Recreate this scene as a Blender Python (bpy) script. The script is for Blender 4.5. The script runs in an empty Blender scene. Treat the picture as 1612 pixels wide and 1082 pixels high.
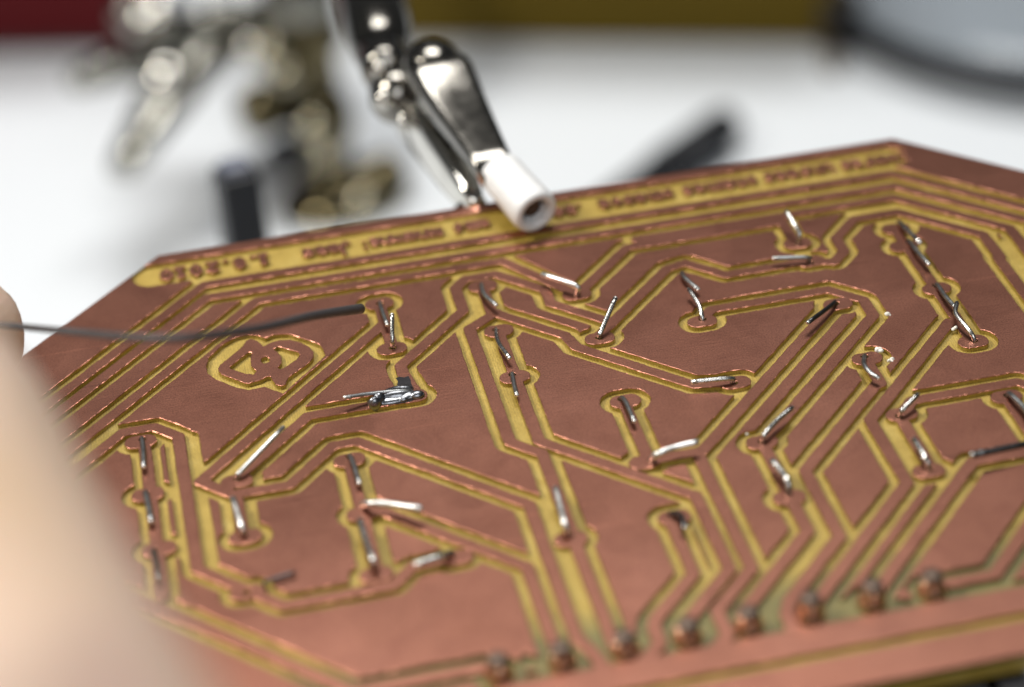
import bpy, bmesh, math, random
import numpy as np
from mathutils import Vector, Matrix, noise
from mathutils.geometry import delaunay_2d_cdt
random.seed(7)
scene = bpy.context.scene
col = scene.collection
# ------------------------------------------------------------------ camera (1 unit = 1 cm)
scene.unit_settings.system = 'METRIC'
scene.unit_settings.scale_length = 0.01
cam_d = bpy.data.cameras.new("camera")
cam = bpy.data.objects.new("camera", cam_d)
col.objects.link(cam)
R_ = Vector((0.97615, -0.20978, -0.05587)).normalized()
B_ = Vector((-0.14085, -0.80781, 0.57237)).normalized()
U_ = B_.cross(R_).normalized()
R_ = U_.cross(B_).normalized()
LOC = Vector((-1.4503, -8.3183, 5.8939))
cam.matrix_world = Matrix(((R_.x, U_.x, B_.x, LOC.x), (R_.y, U_.y, B_.y, LOC.y), (R_.z, U_.z, B_.z, LOC.z), (0, 0, 0, 1)))
cam_d.sensor_width = 36.0
cam_d.lens = 76.29
cam_d.clip_start = 0.05
cam_d.clip_end = 1000
cam_d.dof.use_dof = True
cam_d.dof.focus_distance = 10.13
cam_d.dof.aperture_fstop = 0.235
scene.camera = cam
# ------------------------------------------------------------------ world, lamps, exposure
world = bpy.data.worlds.new("World")
scene.world = world
world.use_nodes = True
bg = world.node_tree.nodes["Background"]
bg.inputs[0].default_value = (0.93, 0.97, 1.0, 1)
bg.inputs[1].default_value = 0.06

def lamp(name, loc, target, power, size, color, shape='DISK', size_y=None):
    d = bpy.data.lights.new(name, 'AREA')
    d.energy = power
    d.shape = shape
    d.size = size
    if size_y: d.size_y = size_y
    d.color = color
    o = bpy.data.objects.new(name, d)
    col.objects.link(o)
    o.location = loc
    o.rotation_euler = (Vector(target) - Vector(loc)).to_track_quat('-Z', 'Y').to_euler()
    return o
lamp("ceiling_lamp", (5, 32, 81), (0, 2, 0), 62000, 46, (1.0, 0.98, 0.95), 'RECTANGLE', 24)
lamp("desk_lamp", (-13, 3, 14), (0, 1, 0), 3500, 5, (1.0, 0.95, 0.87))
lamp("front_fill", (2, -50, 40), (0, 0, 0), 11500, 34, (0.97, 0.98, 1.0), 'RECTANGLE', 24)  # soft fill added behind the camera for groove floors, lead ends and thumb
scene.view_settings.view_transform = 'Standard'
scene.view_settings.look = 'None'
scene.view_settings.exposure = 0.0
scene.view_settings.gamma = 1.0
scene.render.engine = 'CYCLES'
scene.cycles.max_bounces = 8

# ------------------------------------------------------------------ helpers
def V(x, y, z=0.0):
    """board millimetres (x right, y toward the viewer, z up) -> world cm"""
    return Vector((x * 0.1, -y * 0.1, z * 0.1))
def tag(o, label=None, cat=None, group=None, kind=None):
    if label: o['label'] = label
    if cat: o['category'] = cat
    if group: o['group'] = group
    if kind: o['kind'] = kind
    return o
def empty(name, loc, label, cat, group=None):
    o = bpy.data.objects.new(name, None)
    o.empty_display_size = 0.2
    col.objects.link(o)
    o.location = loc
    return tag(o, label, cat, group)
def link(name, me, mat, parent=None, smooth=False):
    o = bpy.data.objects.new(name, me)
    col.objects.link(o)
    if mat: me.materials.append(mat)
    if smooth and len(me.polygons):
        me.polygons.foreach_set('use_smooth', [True] * len(me.polygons))
    if parent:
        o.parent = parent
        o.matrix_parent_inverse = Matrix.Translation(-Vector(parent.location))
    return o
def from_bm(name, bm, mat, parent=None, smooth=False):
    me = bpy.data.meshes.new(name)
    bm.normal_update()
    bm.to_mesh(me); bm.free()
    return link(name, me, mat, parent, smooth)
def spline(P, n=6):
    """Catmull-Rom through points"""
    P = [Vector(p) for p in P]
    if len(P) < 3: return P
    out = []
    Q = [P[0] * 2 - P[1]] + P + [P[-1] * 2 - P[-2]]
    for i in range(1, len(Q) - 2):
        a, b, c, d = Q[i - 1:i + 3]
        for k in range(n):
            t = k / n
            out.append(0.5 * ((2 * b) + (c - a) * t + (2 * a - 5 * b + 4 * c - d) * t * t + (3 * b - a - 3 * c + d) * t ** 3))
    out.append(P[-1])
    return out
def tube_bm(bm, P, r, seg=14, cap=True, squash=None):
    """tube along world points; r number or list"""
    P = [Vector(p) for p in P]
    n = len(P)
    if not hasattr(r, '__len__'): r = [r] * n
    up = None
    rings = []
    for i in range(n):
        t = (P[min(i + 1, n - 1)] - P[max(i - 1, 0)]).normalized()
        if up is None:
            up = t.orthogonal().normalized() if abs(t.z) > .9 else (Vector((0, 0, 1)) - t * t.z).normalized()
        else:
            up = (up - t * up.dot(t)).normalized()
        s = t.cross(up)
        a = squash or 1.0
        rings.append([bm.verts.new(P[i] + r[i] * (math.cos(2 * math.pi * k / seg) * s + a * math.sin(2 * math.pi * k / seg) * up)) for k in range(seg)])
    for i in range(n - 1):
        for k in range(seg):
            f = bm.faces.new((rings[i][k], rings[i][(k + 1) % seg], rings[i + 1][(k + 1) % seg], rings[i + 1][k]))
            f.smooth = True
    if cap:
        bm.faces.new(rings[0][::-1]); bm.faces.new(rings[-1])
    return bm
def tube(name, P, r, mat, parent=None, seg=14, cap=True, squash=None):
    return from_bm(name, tube_bm(bmesh.new(), P, r, seg, cap, squash), mat, parent)
def frame(origin, xdir, zhint=(0, 0, 1)):
    x = Vector(xdir).normalized()
    z = Vector(zhint); z = (z - x * z.dot(x)).normalized()
    y = z.cross(x)
    return Matrix(((x.x, y.x, z.x, origin[0]), (x.y, y.y, z.y, origin[1]), (x.z, y.z, z.z, origin[2]), (0, 0, 0, 1)))
def lathe_bm(bm, prof, M=Matrix(), seg=32):
    """prof: (x along axis, radius)"""
    rings = []
    for (x, r) in prof:
        if r < 1e-6:
            rings.append([bm.verts.new(M @ Vector((x, 0, 0)))])
        else:
            rings.append([bm.verts.new(M @ Vector((x, r * math.cos(2 * math.pi * k / seg), r * math.sin(2 * math.pi * k / seg)))) for k in range(seg)])
    for a, b in zip(rings, rings[1:]):
        for k in range(seg):
            k2 = (k + 1) % seg
            if len(a) == 1 and len(b) == 1: continue
            if len(a) == 1: f = bm.faces.new((a[0], b[k2], b[k]))
            elif len(b) == 1: f = bm.faces.new((a[k], a[k2], b[0]))
            else: f = bm.faces.new((a[k], a[k2], b[k2], b[k]))
            f.smooth = True
    return bm
def lathe(name, prof, M, mat, parent=None, seg=32):
    bm = lathe_bm(bmesh.new(), prof, M, seg)
    bmesh.ops.recalc_face_normals(bm, faces=bm.faces)
    return from_bm(name, bm, mat, parent)
def box(name, M, dims, mat, parent=None, bev=0.0, seg=2):
    bm = bmesh.new()
    bmesh.ops.create_cube(bm, size=1.0)
    for v in bm.verts: v.co = Vector((v.co.x * dims[0], v.co.y * dims[1], v.co.z * dims[2]))
    if bev: bmesh.ops.bevel(bm, geom=list(bm.edges), offset=bev, segments=seg, profile=0.5, affect='EDGES')
    for v in bm.verts: v.co = M @ v.co
    return from_bm(name, bm, mat, parent)
def T(x, y, z): return Matrix.Translation((x, y, z))

# ------------------------------------------------------------------ materials
def newmat(name):
    m = bpy.data.materials.new(name); m.use_nodes = True
    nt = m.node_tree
    return m, nt, nt.nodes["Principled BSDF"]
def nd(nt, t, **kw):
    n = nt.nodes.new(t)
    for k, v in kw.items():
        if k.startswith('_'): setattr(n, k[1:], v)
        else: n.inputs[k].default_value = v
    return n
def ramp(nt, src, stops):
    r = nt.nodes.new('ShaderNodeValToRGB')
    el = r.color_ramp.elements
    while len(el) < len(stops): el.new(0.5)
    for e, (p, c) in zip(el, stops):
        e.position = p; e.color = (*c, 1) if len(c) == 3 else c
    nt.links.new(src, r.inputs[0])
    return r.outputs[0]
def plain(name, color, rough=0.5, metal=0.0, bump=0.0, bscale=40.0, spec=0.5, vary=0.12):
    m, nt, p = newmat(name)
    tc = nd(nt, 'ShaderNodeTexCoord')
    nz = nd(nt, 'ShaderNodeTexNoise', Scale=bscale, Detail=5.0)
    nt.links.new(tc.outputs['Object'], nz.inputs['Vector'])
    lo = tuple(c * (1 - vary) for c in color); hi = tuple(min(1, c * (1 + vary)) for c in color)
    nt.links.new(ramp(nt, nz.outputs['Fac'], [(0.3, lo), (0.7, hi)]), p.inputs['Base Color'])
    nt.links.new(ramp(nt, nz.outputs['Fac'], [(0.3, (rough * .85,) * 3), (0.7, (min(1, rough * 1.15),) * 3)]), p.inputs['Roughness'])
    p.inputs['Metallic'].default_value = metal
    p.inputs['Specular IOR Level'].default_value = spec
    if bump:
        b = nd(nt, 'ShaderNodeBump', Strength=bump, Distance=0.01)
        nt.links.new(nz.outputs['Fac'], b.inputs['Height'])
        nt.links.new(b.outputs[0], p.inputs['Normal'])
    return m
def make_copper():
    m, nt, p = newmat('copper_foil')
    tc = nd(nt, 'ShaderNodeTexCoord')
    big = nd(nt, 'ShaderNodeTexNoise', Scale=1.1, Detail=6.0, Roughness=0.6)
    fine = nd(nt, 'ShaderNodeTexNoise', Scale=130.0, Detail=3.0, Roughness=0.7)
    mp = nd(nt, 'ShaderNodeMapping'); mp.inputs['Scale'].default_value = (7, 130, 30)
    mp.inputs['Rotation'].default_value = (0, 0, 0.45)
    br = nd(nt, 'ShaderNodeTexNoise', Scale=1.0, Detail=3.0)
    nt.links.new(tc.outputs['Object'], mp.inputs['Vector'])
    nt.links.new(mp.outputs[0], br.inputs['Vector'])
    for n in (big, fine): nt.links.new(tc.outputs['Object'], n.inputs['Vector'])
    base = ramp(nt, big.outputs['Fac'], [(0.3, (0.350, 0.152, 0.105)), (0.52, (0.40, 0.177, 0.124)), (0.72, (0.44, 0.20, 0.143))])
    mix = nd(nt, 'ShaderNodeMix', _data_type='RGBA', _blend_type='MULTIPLY')
    mix.inputs[0].default_value = 1.0
    nt.links.new(base, mix.inputs[6])
    nt.links.new(ramp(nt, fine.outputs['Fac'], [(0.3, (0.55, 0.54, 0.58)), (0.5, (0.95, 0.95, 0.95)), (0.72, (1.25, 1.2, 1.12))]), mix.inputs[7])
    # sparse dark specks
    sp = nd(nt, 'ShaderNodeTexNoise', Scale=9.0, Detail=8.0, Roughness=0.75)
    nt.links.new(tc.outputs['Object'], sp.inputs['Vector'])
    mix2 = nd(nt, 'ShaderNodeMix', _data_type='RGBA', _blend_type='MULTIPLY')
    mix2.inputs[0].default_value = 1.0
    nt.links.new(mix.outputs[2], mix2.inputs[6])
    nt.links.new(ramp(nt, sp.outputs['Fac'], [(0.27, (0.45, 0.42, 0.45)), (0.34, (1, 1, 1))]), mix2.inputs[7])
    last = mix2.outputs[2]
    mixs = nd(nt, 'ShaderNodeMix', _data_type='RGBA', _blend_type='MULTIPLY'); mixs.inputs[0].default_value = 1.0
    tn = nd(nt, 'ShaderNodeTexNoise', Scale=3.4, Detail=9.0, Roughness=0.7, Distortion=1.2)
    nt.links.new(tc.outputs['Object'], tn.inputs['Vector'])
    nt.links.new(last, mixs.inputs[6])
    nt.links.new(ramp(nt, tn.outputs['Fac'], [(0.33, (.88, .86, .87)), (0.5, (1, 1, 1)), (0.68, (1.04, 1.04, 1.03))]), mixs.inputs[7])
    last = mixs.outputs[2]
    for k, (ang, sx, sy, thr) in enumerate([(0.5, 0.7, 42, .705), (-0.9, 0.9, 50, .715), (1.25, 1.1, 60, .72)]):
        ms = nd(nt, 'ShaderNodeMapping'); ms.inputs['Scale'].default_value = (sx, sy, 1)
        ms.inputs['Rotation'].default_value = (0, 0, ang); ms.inputs['Location'].default_value = (k * 3.7, k * 1.9, 0)
        sn = nd(nt, 'ShaderNodeTexNoise', Scale=1.0, Detail=2.0, Distortion=0.25)
        nt.links.new(tc.outputs['Object'], ms.inputs['Vector']); nt.links.new(ms.outputs[0], sn.inputs['Vector'])
        mm_ = nd(nt, 'ShaderNodeMix', _data_type='RGBA', _blend_type='MULTIPLY'); mm_.inputs[0].default_value = 1.0
        nt.links.new(last, mm_.inputs[6])
        nt.links.new(ramp(nt, sn.outputs['Fac'], [(thr, (1, 1, 1)), (thr + .03, (1.35, 1.3, 1.25) if k != 1 else (.6, .58, .6))]), mm_.inputs[7])
        last = mm_.outputs[2]
    nt.links.new(last, p.inputs['Base Color'])
    p.inputs['Metallic'].default_value = 1.0
    smu = nd(nt, 'ShaderNodeTexNoise', Scale=2.6, Detail=7.0, Roughness=0.62, Distortion=0.6)
    nt.links.new(tc.outputs['Object'], smu.inputs['Vector'])
    nt.links.new(ramp(nt, smu.outputs['Fac'], [(0.3, (0.365,) * 3), (0.5, (0.345,) * 3), (0.7, (0.325,) * 3)]), p.inputs['Roughness'])
    add = nd(nt, 'ShaderNodeMath', _operation='ADD')
    nt.links.new(fine.outputs['Fac'], add.inputs[0]); nt.links.new(br.outputs['Fac'], add.inputs[1])
    b = nd(nt, 'ShaderNodeBump', Strength=0.13, Distance=0.004)
    nt.links.new(add.outputs[0], b.inputs['Height'])
    nt.links.new(b.outputs[0], p.inputs['Normal'])
    return m
def make_frp():
    m, nt, p = newmat('fibreglass_laminate')
    tc = nd(nt, 'ShaderNodeTexCoord')
    n1 = nd(nt, 'ShaderNodeTexNoise', Scale=6.0, Detail=6.0, Roughness=0.65)
    n2 = nd(nt, 'ShaderNodeTexNoise', Scale=95.0, Detail=3.0)
    for n in (n1, n2): nt.links.new(tc.outputs['Object'], n.inputs['Vector'])
    base = ramp(nt, n1.outputs['Fac'], [(0.3, (0.29, 0.195, 0.028)), (0.55, (0.37, 0.258, 0.048)), (0.75, (0.45, 0.335, 0.09))])
    mix = nd(nt, 'ShaderNodeMix', _data_type='RGBA', _blend_type='MULTIPLY'); mix.inputs[0].default_value = 1.0
    nt.links.new(base, mix.inputs[6])
    nt.links.new(ramp(nt, n2.outputs['Fac'], [(0.3, (0.85,) * 3), (0.7, (1.12,) * 3)]), mix.inputs[7])
    wv = nd(nt, 'ShaderNodeTexWave', Scale=26.0, Distortion=6.0, Detail=3.0)
    wv.inputs['Detail Scale'].default_value = 2.0
    nt.links.new(tc.outputs['Object'], wv.inputs['Vector'])
    m2 = nd(nt, 'ShaderNodeMix', _data_type='RGBA', _blend_type='MULTIPLY'); m2.inputs[0].default_value = 1.0
    nt.links.new(mix.outputs[2], m2.inputs[6])
    nt.links.new(ramp(nt, wv.outputs['Fac'], [(0.2, (0.86, 0.86, 0.80)), (0.8, (1.1, 1.1, 1.12))]), m2.inputs[7])
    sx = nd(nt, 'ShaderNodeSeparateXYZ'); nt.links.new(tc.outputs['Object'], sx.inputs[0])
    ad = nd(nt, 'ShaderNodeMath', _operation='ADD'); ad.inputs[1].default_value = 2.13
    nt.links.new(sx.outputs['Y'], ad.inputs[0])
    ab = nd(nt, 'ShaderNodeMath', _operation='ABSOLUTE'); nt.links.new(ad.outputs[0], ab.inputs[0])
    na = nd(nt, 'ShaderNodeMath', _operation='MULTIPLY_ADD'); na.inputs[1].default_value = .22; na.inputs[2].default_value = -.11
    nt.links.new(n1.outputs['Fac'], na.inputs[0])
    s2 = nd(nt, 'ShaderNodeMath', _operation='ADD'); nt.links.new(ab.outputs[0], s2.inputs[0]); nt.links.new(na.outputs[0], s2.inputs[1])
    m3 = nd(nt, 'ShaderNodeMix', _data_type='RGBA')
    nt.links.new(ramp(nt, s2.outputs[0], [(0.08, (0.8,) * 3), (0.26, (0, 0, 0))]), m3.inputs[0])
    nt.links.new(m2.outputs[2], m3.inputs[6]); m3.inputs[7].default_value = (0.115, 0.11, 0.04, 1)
    nt.links.new(m3.outputs[2], p.inputs['Base Color'])
    p.inputs['Roughness'].default_value = 0.5
    b = nd(nt, 'ShaderNodeBump', Strength=0.35, Distance=0.004)
    nt.links.new(n2.outputs['Fac'], b.inputs['Height'])
    nt.links.new(b.outputs[0], p.inputs['Normal'])
    return m
COPPER = make_copper()
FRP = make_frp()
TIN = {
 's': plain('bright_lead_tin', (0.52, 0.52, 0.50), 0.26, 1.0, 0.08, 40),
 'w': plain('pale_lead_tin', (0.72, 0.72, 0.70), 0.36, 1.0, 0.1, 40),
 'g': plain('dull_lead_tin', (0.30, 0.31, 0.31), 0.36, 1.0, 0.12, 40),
 'k': plain('dark_reflection_tin', (0.09, 0.092, 0.095), 0.35, 1.0, 0.12, 40)}  # dark surroundings mirrored in these leads, put into the tin colour
CUT = plain('lead_cut_end', (0.85, 0.83, 0.8), 0.4, 1.0, 0.2, 80)
SOLDER = plain('solder', (0.27, 0.28, 0.30), 0.3, 1.0, 0.02, 14)
FLUX = plain('burnt_flux', (0.018, 0.017, 0.019), 0.6, 0.0, 0.6, 30, 0.2)
FIBRE = plain('loose_glass_fibre', (0.8, 0.78, 0.7), 0.7, 0.0, 0.5, 60)
NICKEL = plain('nickel_plate', (0.62, 0.60, 0.55), 0.07, 1.0, 0.05, 12)
DARKNICKEL = plain('dark_nickel', (0.21, 0.2, 0.18), 0.17, 1.0, 0.05, 12)
OLIVE = plain('olive_nickel', (0.36, 0.33, 0.24), 0.07, 1.0, 0.04, 10)
SATIN = plain('satin_nickel', (0.27, 0.265, 0.235), 0.2, 1.0, 0.05, 12)
BRASS = plain('tarnished_brass', (0.12, 0.10, 0.055), 0.12, 1.0, 0.1, 10)
SLEEVE = plain('white_heat_shrink', (0.78, 0.79, 0.79), 0.42, 0.0, 0.15, 18, vary=0.04)
BLACK = plain('black_plastic', (0.008, 0.009, 0.012), 0.42, 0.0, 0.2, 30, 0.3)
HOLEM = plain('dark_brown_core', (0.055, 0.028, 0.014), 0.7, 0.0, 0.4, 30)  # dark brown of the jaw core inside the sleeve opening
TABLEM = plain('white_laminate', (0.77, 0.81, 0.85), 0.5, 0.0, 0.05, 8, vary=0.02)
REDM = plain('red_plastic', (0.085, 0.004, 0.006), 0.6, 0.0, 0.1, 10, 0.15)
OCHREM = plain('ochre_card', (0.105, 0.07, 0.006), 0.7, 0.0, 0.2, 10, 0.15)
WIREM = plain('grey_wire_insulation', (0.05, 0.046, 0.048), 0.5, 0.0, 0.15, 30)
# ------------------------------------------------------------------ measured layout (millimetres on the board)
NETS = [
  (0.58, 0.42, [[-25.76,2.5],[-13.75,-9.52],[22.44,-9.52],[34.42,2.46]]),
  (0.58, 0.42, [[-25.78,3.74],[-13.74,-8.3],[22.15,-8.3],[34.11,3.66]]),
  (0.58, 0.42, [[-24.36,5.72],[-11.36,-7.28],[1.04,-7.28],[3.94,-3.22]]),
  (0.58, 0.42, [[3.95,-3.21],[7.37,-6.63],[15.53,-6.64],[15.53,-4.48]]),
  (0.58, 0.42, [[24.67,-0.35],[24.67,-2.54],[21.4,-5.81],[19.06,-5.81],[17.6,-4.35],[17.59,-3.1],[16.82,-2.33],[15.62,-2.76],[13.99,-2.77],[11.38,-2.77],[9.77,-4.39],[8.77,-4.15],[4.0,0.63]]),
  (0.58, 0.42, [[8.02,-7.23],[21.69,-7.22],[26.16,-2.74],[26.16,3.37]]),
  (0.58, 0.42, [[24.56,-0.35],[24.56,5.65]]),
  (0.58, 0.42, [[-5.04,2.79],[-5.41,0.91],[-5.41,0.24],[-1.69,-3.47],[-1.69,-5.52],[-1.04,-6.18],[0.45,-6.18],[2.53,-4.09],[2.53,-2.85],[4.83,-0.55]]),
  (0.58, 0.42, [[-0.39,-5.25],[-0.39,-2.8]]),
  (0.58, 0.42, [[-0.18,-2.83],[-1.7,-1.83],[-1.7,4.7],[-1.7,7.44],[-0.49,8.65],[-0.49,14.63],[-0.48,18.42],[-0.47,21.57]]),
  (0.58, 0.42, [[-0.4,-2.94],[2.59,0.05],[2.85,1.11],[7.31,5.58],[9.29,5.96]]),
  (0.58, 0.42, [[-0.42,-1.26],[-0.42,2.68],[-0.42,5.07],[-0.42,7.73],[5.19,13.34],[5.2,18.29],[2.25,21.27]]),
  (0.58, 0.42, [[3.71,14.51],[3.71,18.18],[1.49,20.4],[1.3,20.85],[1.3,21.79],[0.73,22.36],[-0.4,23.1]]),
  (0.58, 0.42, [[3.93,5.88],[3.92,10.48]]),
  (0.58, 0.42, [[3.86,10.44],[6.34,10.44],[15.64,1.15]]),
  (0.58, 0.42, [[6.09,10.45],[6.09,18.49],[3.99,20.59],[3.99,22.03],[3.29,22.72],[2.39,23.33]]),
  (0.58, 0.42, [[9.09,0.69],[9.83,-0.05],[15.72,-0.06],[17.05,1.27],[17.04,2.64],[9.13,10.55]]),
  (0.58, 0.42, [[9.03,10.47],[9.03,14.55],[9.03,16.87],[4.88,21.04]]),
  (0.58, 0.42, [[15.49,5.9],[15.49,7.91]]),
  (0.58, 0.42, [[15.34,7.87],[10.2,13.01],[10.19,17.55],[6.99,20.76],[6.59,21.48],[6.59,22.31],[7.09,23.06]]),
  (0.58, 0.42, [[20.68,-4.36],[20.68,-2.72],[20.68,1.33],[20.68,6.01]]),
  (0.58, 0.42, [[20.26,4.19],[14.1,10.36],[14.1,15.0],[7.55,21.56]]),
  (0.58, 0.42, [[15.55,10.39],[16.39,9.54],[21.4,9.54],[25.41,13.56]]),
  (0.58, 0.42, [[15.44,10.37],[15.44,14.49]]),
  (0.58, 0.42, [[24.65,14.43],[19.65,14.43],[17.26,14.43],[10.21,21.48]]),
  (0.58, 0.42, [[12.85,21.67],[13.15,21.5],[15.42,21.5],[17.51,19.41],[21.51,15.41]]),
  (0.58, 0.42, [[20.46,10.43],[20.46,14.03]]),
  (0.58, 0.42, [[-5.55,-5.28],[-5.55,-1.31]]),
  (0.58, 0.42, [[-5.52,-3.56],[-15.45,6.37],[-14.11,7.71],[-11.61,7.71],[-9.35,5.44],[-8.3,5.44],[-1.81,11.94],[-1.81,14.95],[-1.81,18.94],[-1.8,20.61],[-1.44,21.43],[-1.21,22.33]]),
  (0.58, 0.5, [[-14.01,7.96],[-14.01,10.72]]),
  (0.58, 0.48, [[-8.85,6.66],[-8.85,10.57],[-8.86,14.64]]),
  (0.58, 0.42, [[-8.52,10.14],[-2.77,15.87],[-2.77,18.79],[-2.76,21.67]]),
  (0.58, 0.38, [[-26.57,9.77],[-18.57,1.76],[-17.13,1.76],[-16.11,2.78],[-16.11,12.28],[-14.29,14.11],[-12.89,15.51],[-8.31,15.51],[-7.34,14.53],[-5.49,14.53]]),
  (0.58, 0.37, [[-17.66,2.67],[-17.66,6.62],[-17.65,10.48],[-17.64,13.48]]),
  (0.58, 0.42, [[-13.95,6.7],[-10.18,2.92],[-5.35,2.92]]),
  (0.58, 0.42, [[-21.55,10.56],[-15.55,16.56],[-10.87,21.24],[-5.37,21.25]]),
  (1.45, 0.45, [[-5.12,23.18],[-0.61,23.18],[7.94,23.19],[23.89,23.19]]),
]
PADS = [[3.94,-3.22,0.43],[15.63,-4.48,0.43],[15.75,-2.7,0.43],[4.11,0.74,0.43],[-5.33,2.79,0.43],[-0.35,-5.31,0.43],[-0.63,14.66,0.43],[9.21,5.97,0.43],[-0.38,-1.26,0.43],[-0.43,2.66,0.43],[3.93,14.49,0.43],[4.01,5.92,0.43],[3.72,10.5,0.43],[15.75,1.26,0.43],[9.14,0.78,0.43],[9.03,10.55,0.43],[8.98,14.57,0.43],[15.57,5.9,0.43],[20.76,-4.34,0.43],[20.57,-2.7,0.43],[20.72,1.35,0.43],[20.71,6.01,0.43],[15.59,10.37,0.43],[15.28,14.49,0.43],[20.51,10.45,0.43],[-5.53,-5.26,0.43],[-5.57,-1.28,0.43],[-13.92,10.72,0.43],[-8.83,6.69,0.43],[-8.83,10.57,0.43],[-8.91,14.66,0.43],[-14.26,14.29,0.43],[-5.49,14.52,0.43],[-17.81,2.69,0.43],[-17.78,6.64,0.43],[-17.56,10.48,0.43],[-13.87,6.8,0.43]]
PINS = [(-5.2, 21.8), (-2.67, 21.8), (-0.12, 21.8), (2.43, 21.78), (4.95, 21.78), (7.5, 21.78), (10.08, 21.72), (12.62, 21.72)]
LOGO = {'outer':[[-13.82,-2.0],[-13.67,-2.31],[-12.61,-3.34],[-12.42,-3.64],[-12.26,-3.95],[-12.02,-4.03],[-11.76,-3.8],[-11.57,-3.38],[-11.51,-3.22],[-11.25,-3.36],[-10.75,-3.54],[-10.2,-3.41],[-9.77,-3.06],[-9.36,-2.51],[-9.25,-2.05],[-9.33,-1.57],[-9.53,-1.28],[-10.68,-0.3],[-10.79,-0.06],[-10.88,0.18],[-11.08,0.26],[-11.31,0.08],[-11.39,-0.24],[-11.49,-0.68],[-11.63,-0.7],[-11.99,-0.49],[-12.55,-0.38],[-12.77,-0.51],[-13.68,-1.47],[-13.82,-1.79]],'h1':[[-13.27,-1.98],[-12.26,-2.95],[-12.11,-2.83],[-12.25,-2.31],[-12.27,-1.75],[-12.05,-1.27],[-12.24,-1.04],[-12.61,-1.22],[-13.25,-1.83]],'h2':[[-11.08,-2.84],[-10.85,-3.03],[-9.95,-2.26],[-9.88,-2.05],[-10.11,-1.67],[-10.64,-1.26],[-10.94,-1.07],[-11.06,-1.25],[-10.83,-1.6],[-10.77,-2.08],[-10.94,-2.62]],'h3':[[-11.7,-2.28],[-11.49,-2.36],[-11.34,-2.1],[-11.39,-1.84],[-11.64,-1.77],[-11.75,-1.95]],'clear':[[-14.34,-2.36],[-14.16,-3.02],[-13.43,-3.94],[-12.65,-4.43],[-12.08,-4.48],[-11.63,-4.2],[-11.35,-3.9],[-10.93,-4.06],[-10.22,-3.92],[-9.5,-3.27],[-8.87,-2.58],[-8.78,-2.12],[-8.73,-1.61],[-11.06,0.88],[-11.34,0.59],[-11.82,0.11],[-12.61,0.15],[-12.97,-0.09],[-14.02,-1.16],[-14.32,-1.73]],'blob':[[-6.96,2.02],[-5.79,2.03],[-5.31,2.38],[-4.85,2.65],[-4.98,3.15],[-5.68,3.2],[-6.44,3.11],[-6.92,3.23],[-7.38,3.2],[-7.47,2.81],[-7.03,2.47]],'flux':[[-5.81,1.21],[-5.63,1.14],[-5.43,1.26],[-5.2,1.2],[-5.16,1.54],[-5.19,1.87],[-5.13,2.23],[-5.22,2.54],[-5.03,3.0],[-5.45,3.2],[-5.92,3.24],[-6.52,3.14],[-7.05,3.09],[-7.36,2.84],[-7.4,2.63],[-7.02,2.41],[-6.46,2.31],[-5.87,2.14],[-5.84,1.79],[-5.76,1.46]]}
CLEAR = [[[4.66,20.47],[6.54,20.8],[6.08,22.21],[6.86,23.0],[3.77,22.98],[4.53,21.78]],[[2.08,21.28],[3.45,21.47],[3.39,22.31],[2.25,22.92],[1.21,23.0],[1.76,21.95]],[[-1.01,20.23],[-0.66,20.9],[-0.78,22.36],[-1.17,21.88]],[[-4.54,21.68],[-4.05,20.89],[-3.29,21.47],[-3.17,22.06]],[[8.82,21.24],[10.13,20.73],[9.83,22.3],[8.27,22.25]],[[11.05,21.87],[12.4,20.57],[12.07,21.96],[10.86,22.21]]]
EXTRA_GROOVE = [[0.3, [[-15.5, 2.9], [-15.5, 12.0]]], [0.42, [[25.42, -1.6], [25.42, 6]]]]
DOTS = [[11.51, 21.71, 0.25]]
TEXTS = [('1.8.2010', -10.41, -11.45, 0.55, 1.15, 0.5), ('Jaaa', -6.15, -11.3, 0.62, 1.2, 0.1), (':', -5.26, -11.2, 0.7), ('mnemne', -1.33, -11.3, 0.62, 1.1, 0.05), (':', -0.43, -11.3, 0.7), ('amo', 1.16, -11.4, 0.62), ('.aec', 6.08, -11.4, 0.7), ('smesoa', 11.0, -11.45, 0.7, 1.02), ('onemas', 15.58, -11.45, 0.7, 1.02), ('unsaes', 19.78, -11.45, 0.7, 1.05), ('comras', 23.96, -11.4, 0.7, 1.0)]
BLOB = [(-7.1, 3.02, 0.05, 0.34, 0.24, 0.42), (-6.85, 2.75, 0.12, 0.3, 0.3, 0.36), (-6.1, 2.6, 0.08, 0.95, 0.36, 0.3), (-6.3, 2.85, 0.0, 0.8, 0.34, 0.2), (-5.6, 2.75, 0.02, 0.5, 0.36, 0.22), (-5.1, 2.88, 0.05, 0.38, 0.26, 0.24), (-5.9, 2.35, 0.1, 0.75, 0.22, 0.26), (-5.75, 3.02, 0.02, 0.24, 0.16, 0.18)]
FIBRES = [[16.25, 5.44, 7, 0.22], [16.54, 6.38, 6, 0.16], [17.68, 2.82, 5, 0.12], [20.27, 4.8, 4, 0.1], [8.56, 9.89, 1, 0.02]]
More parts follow.
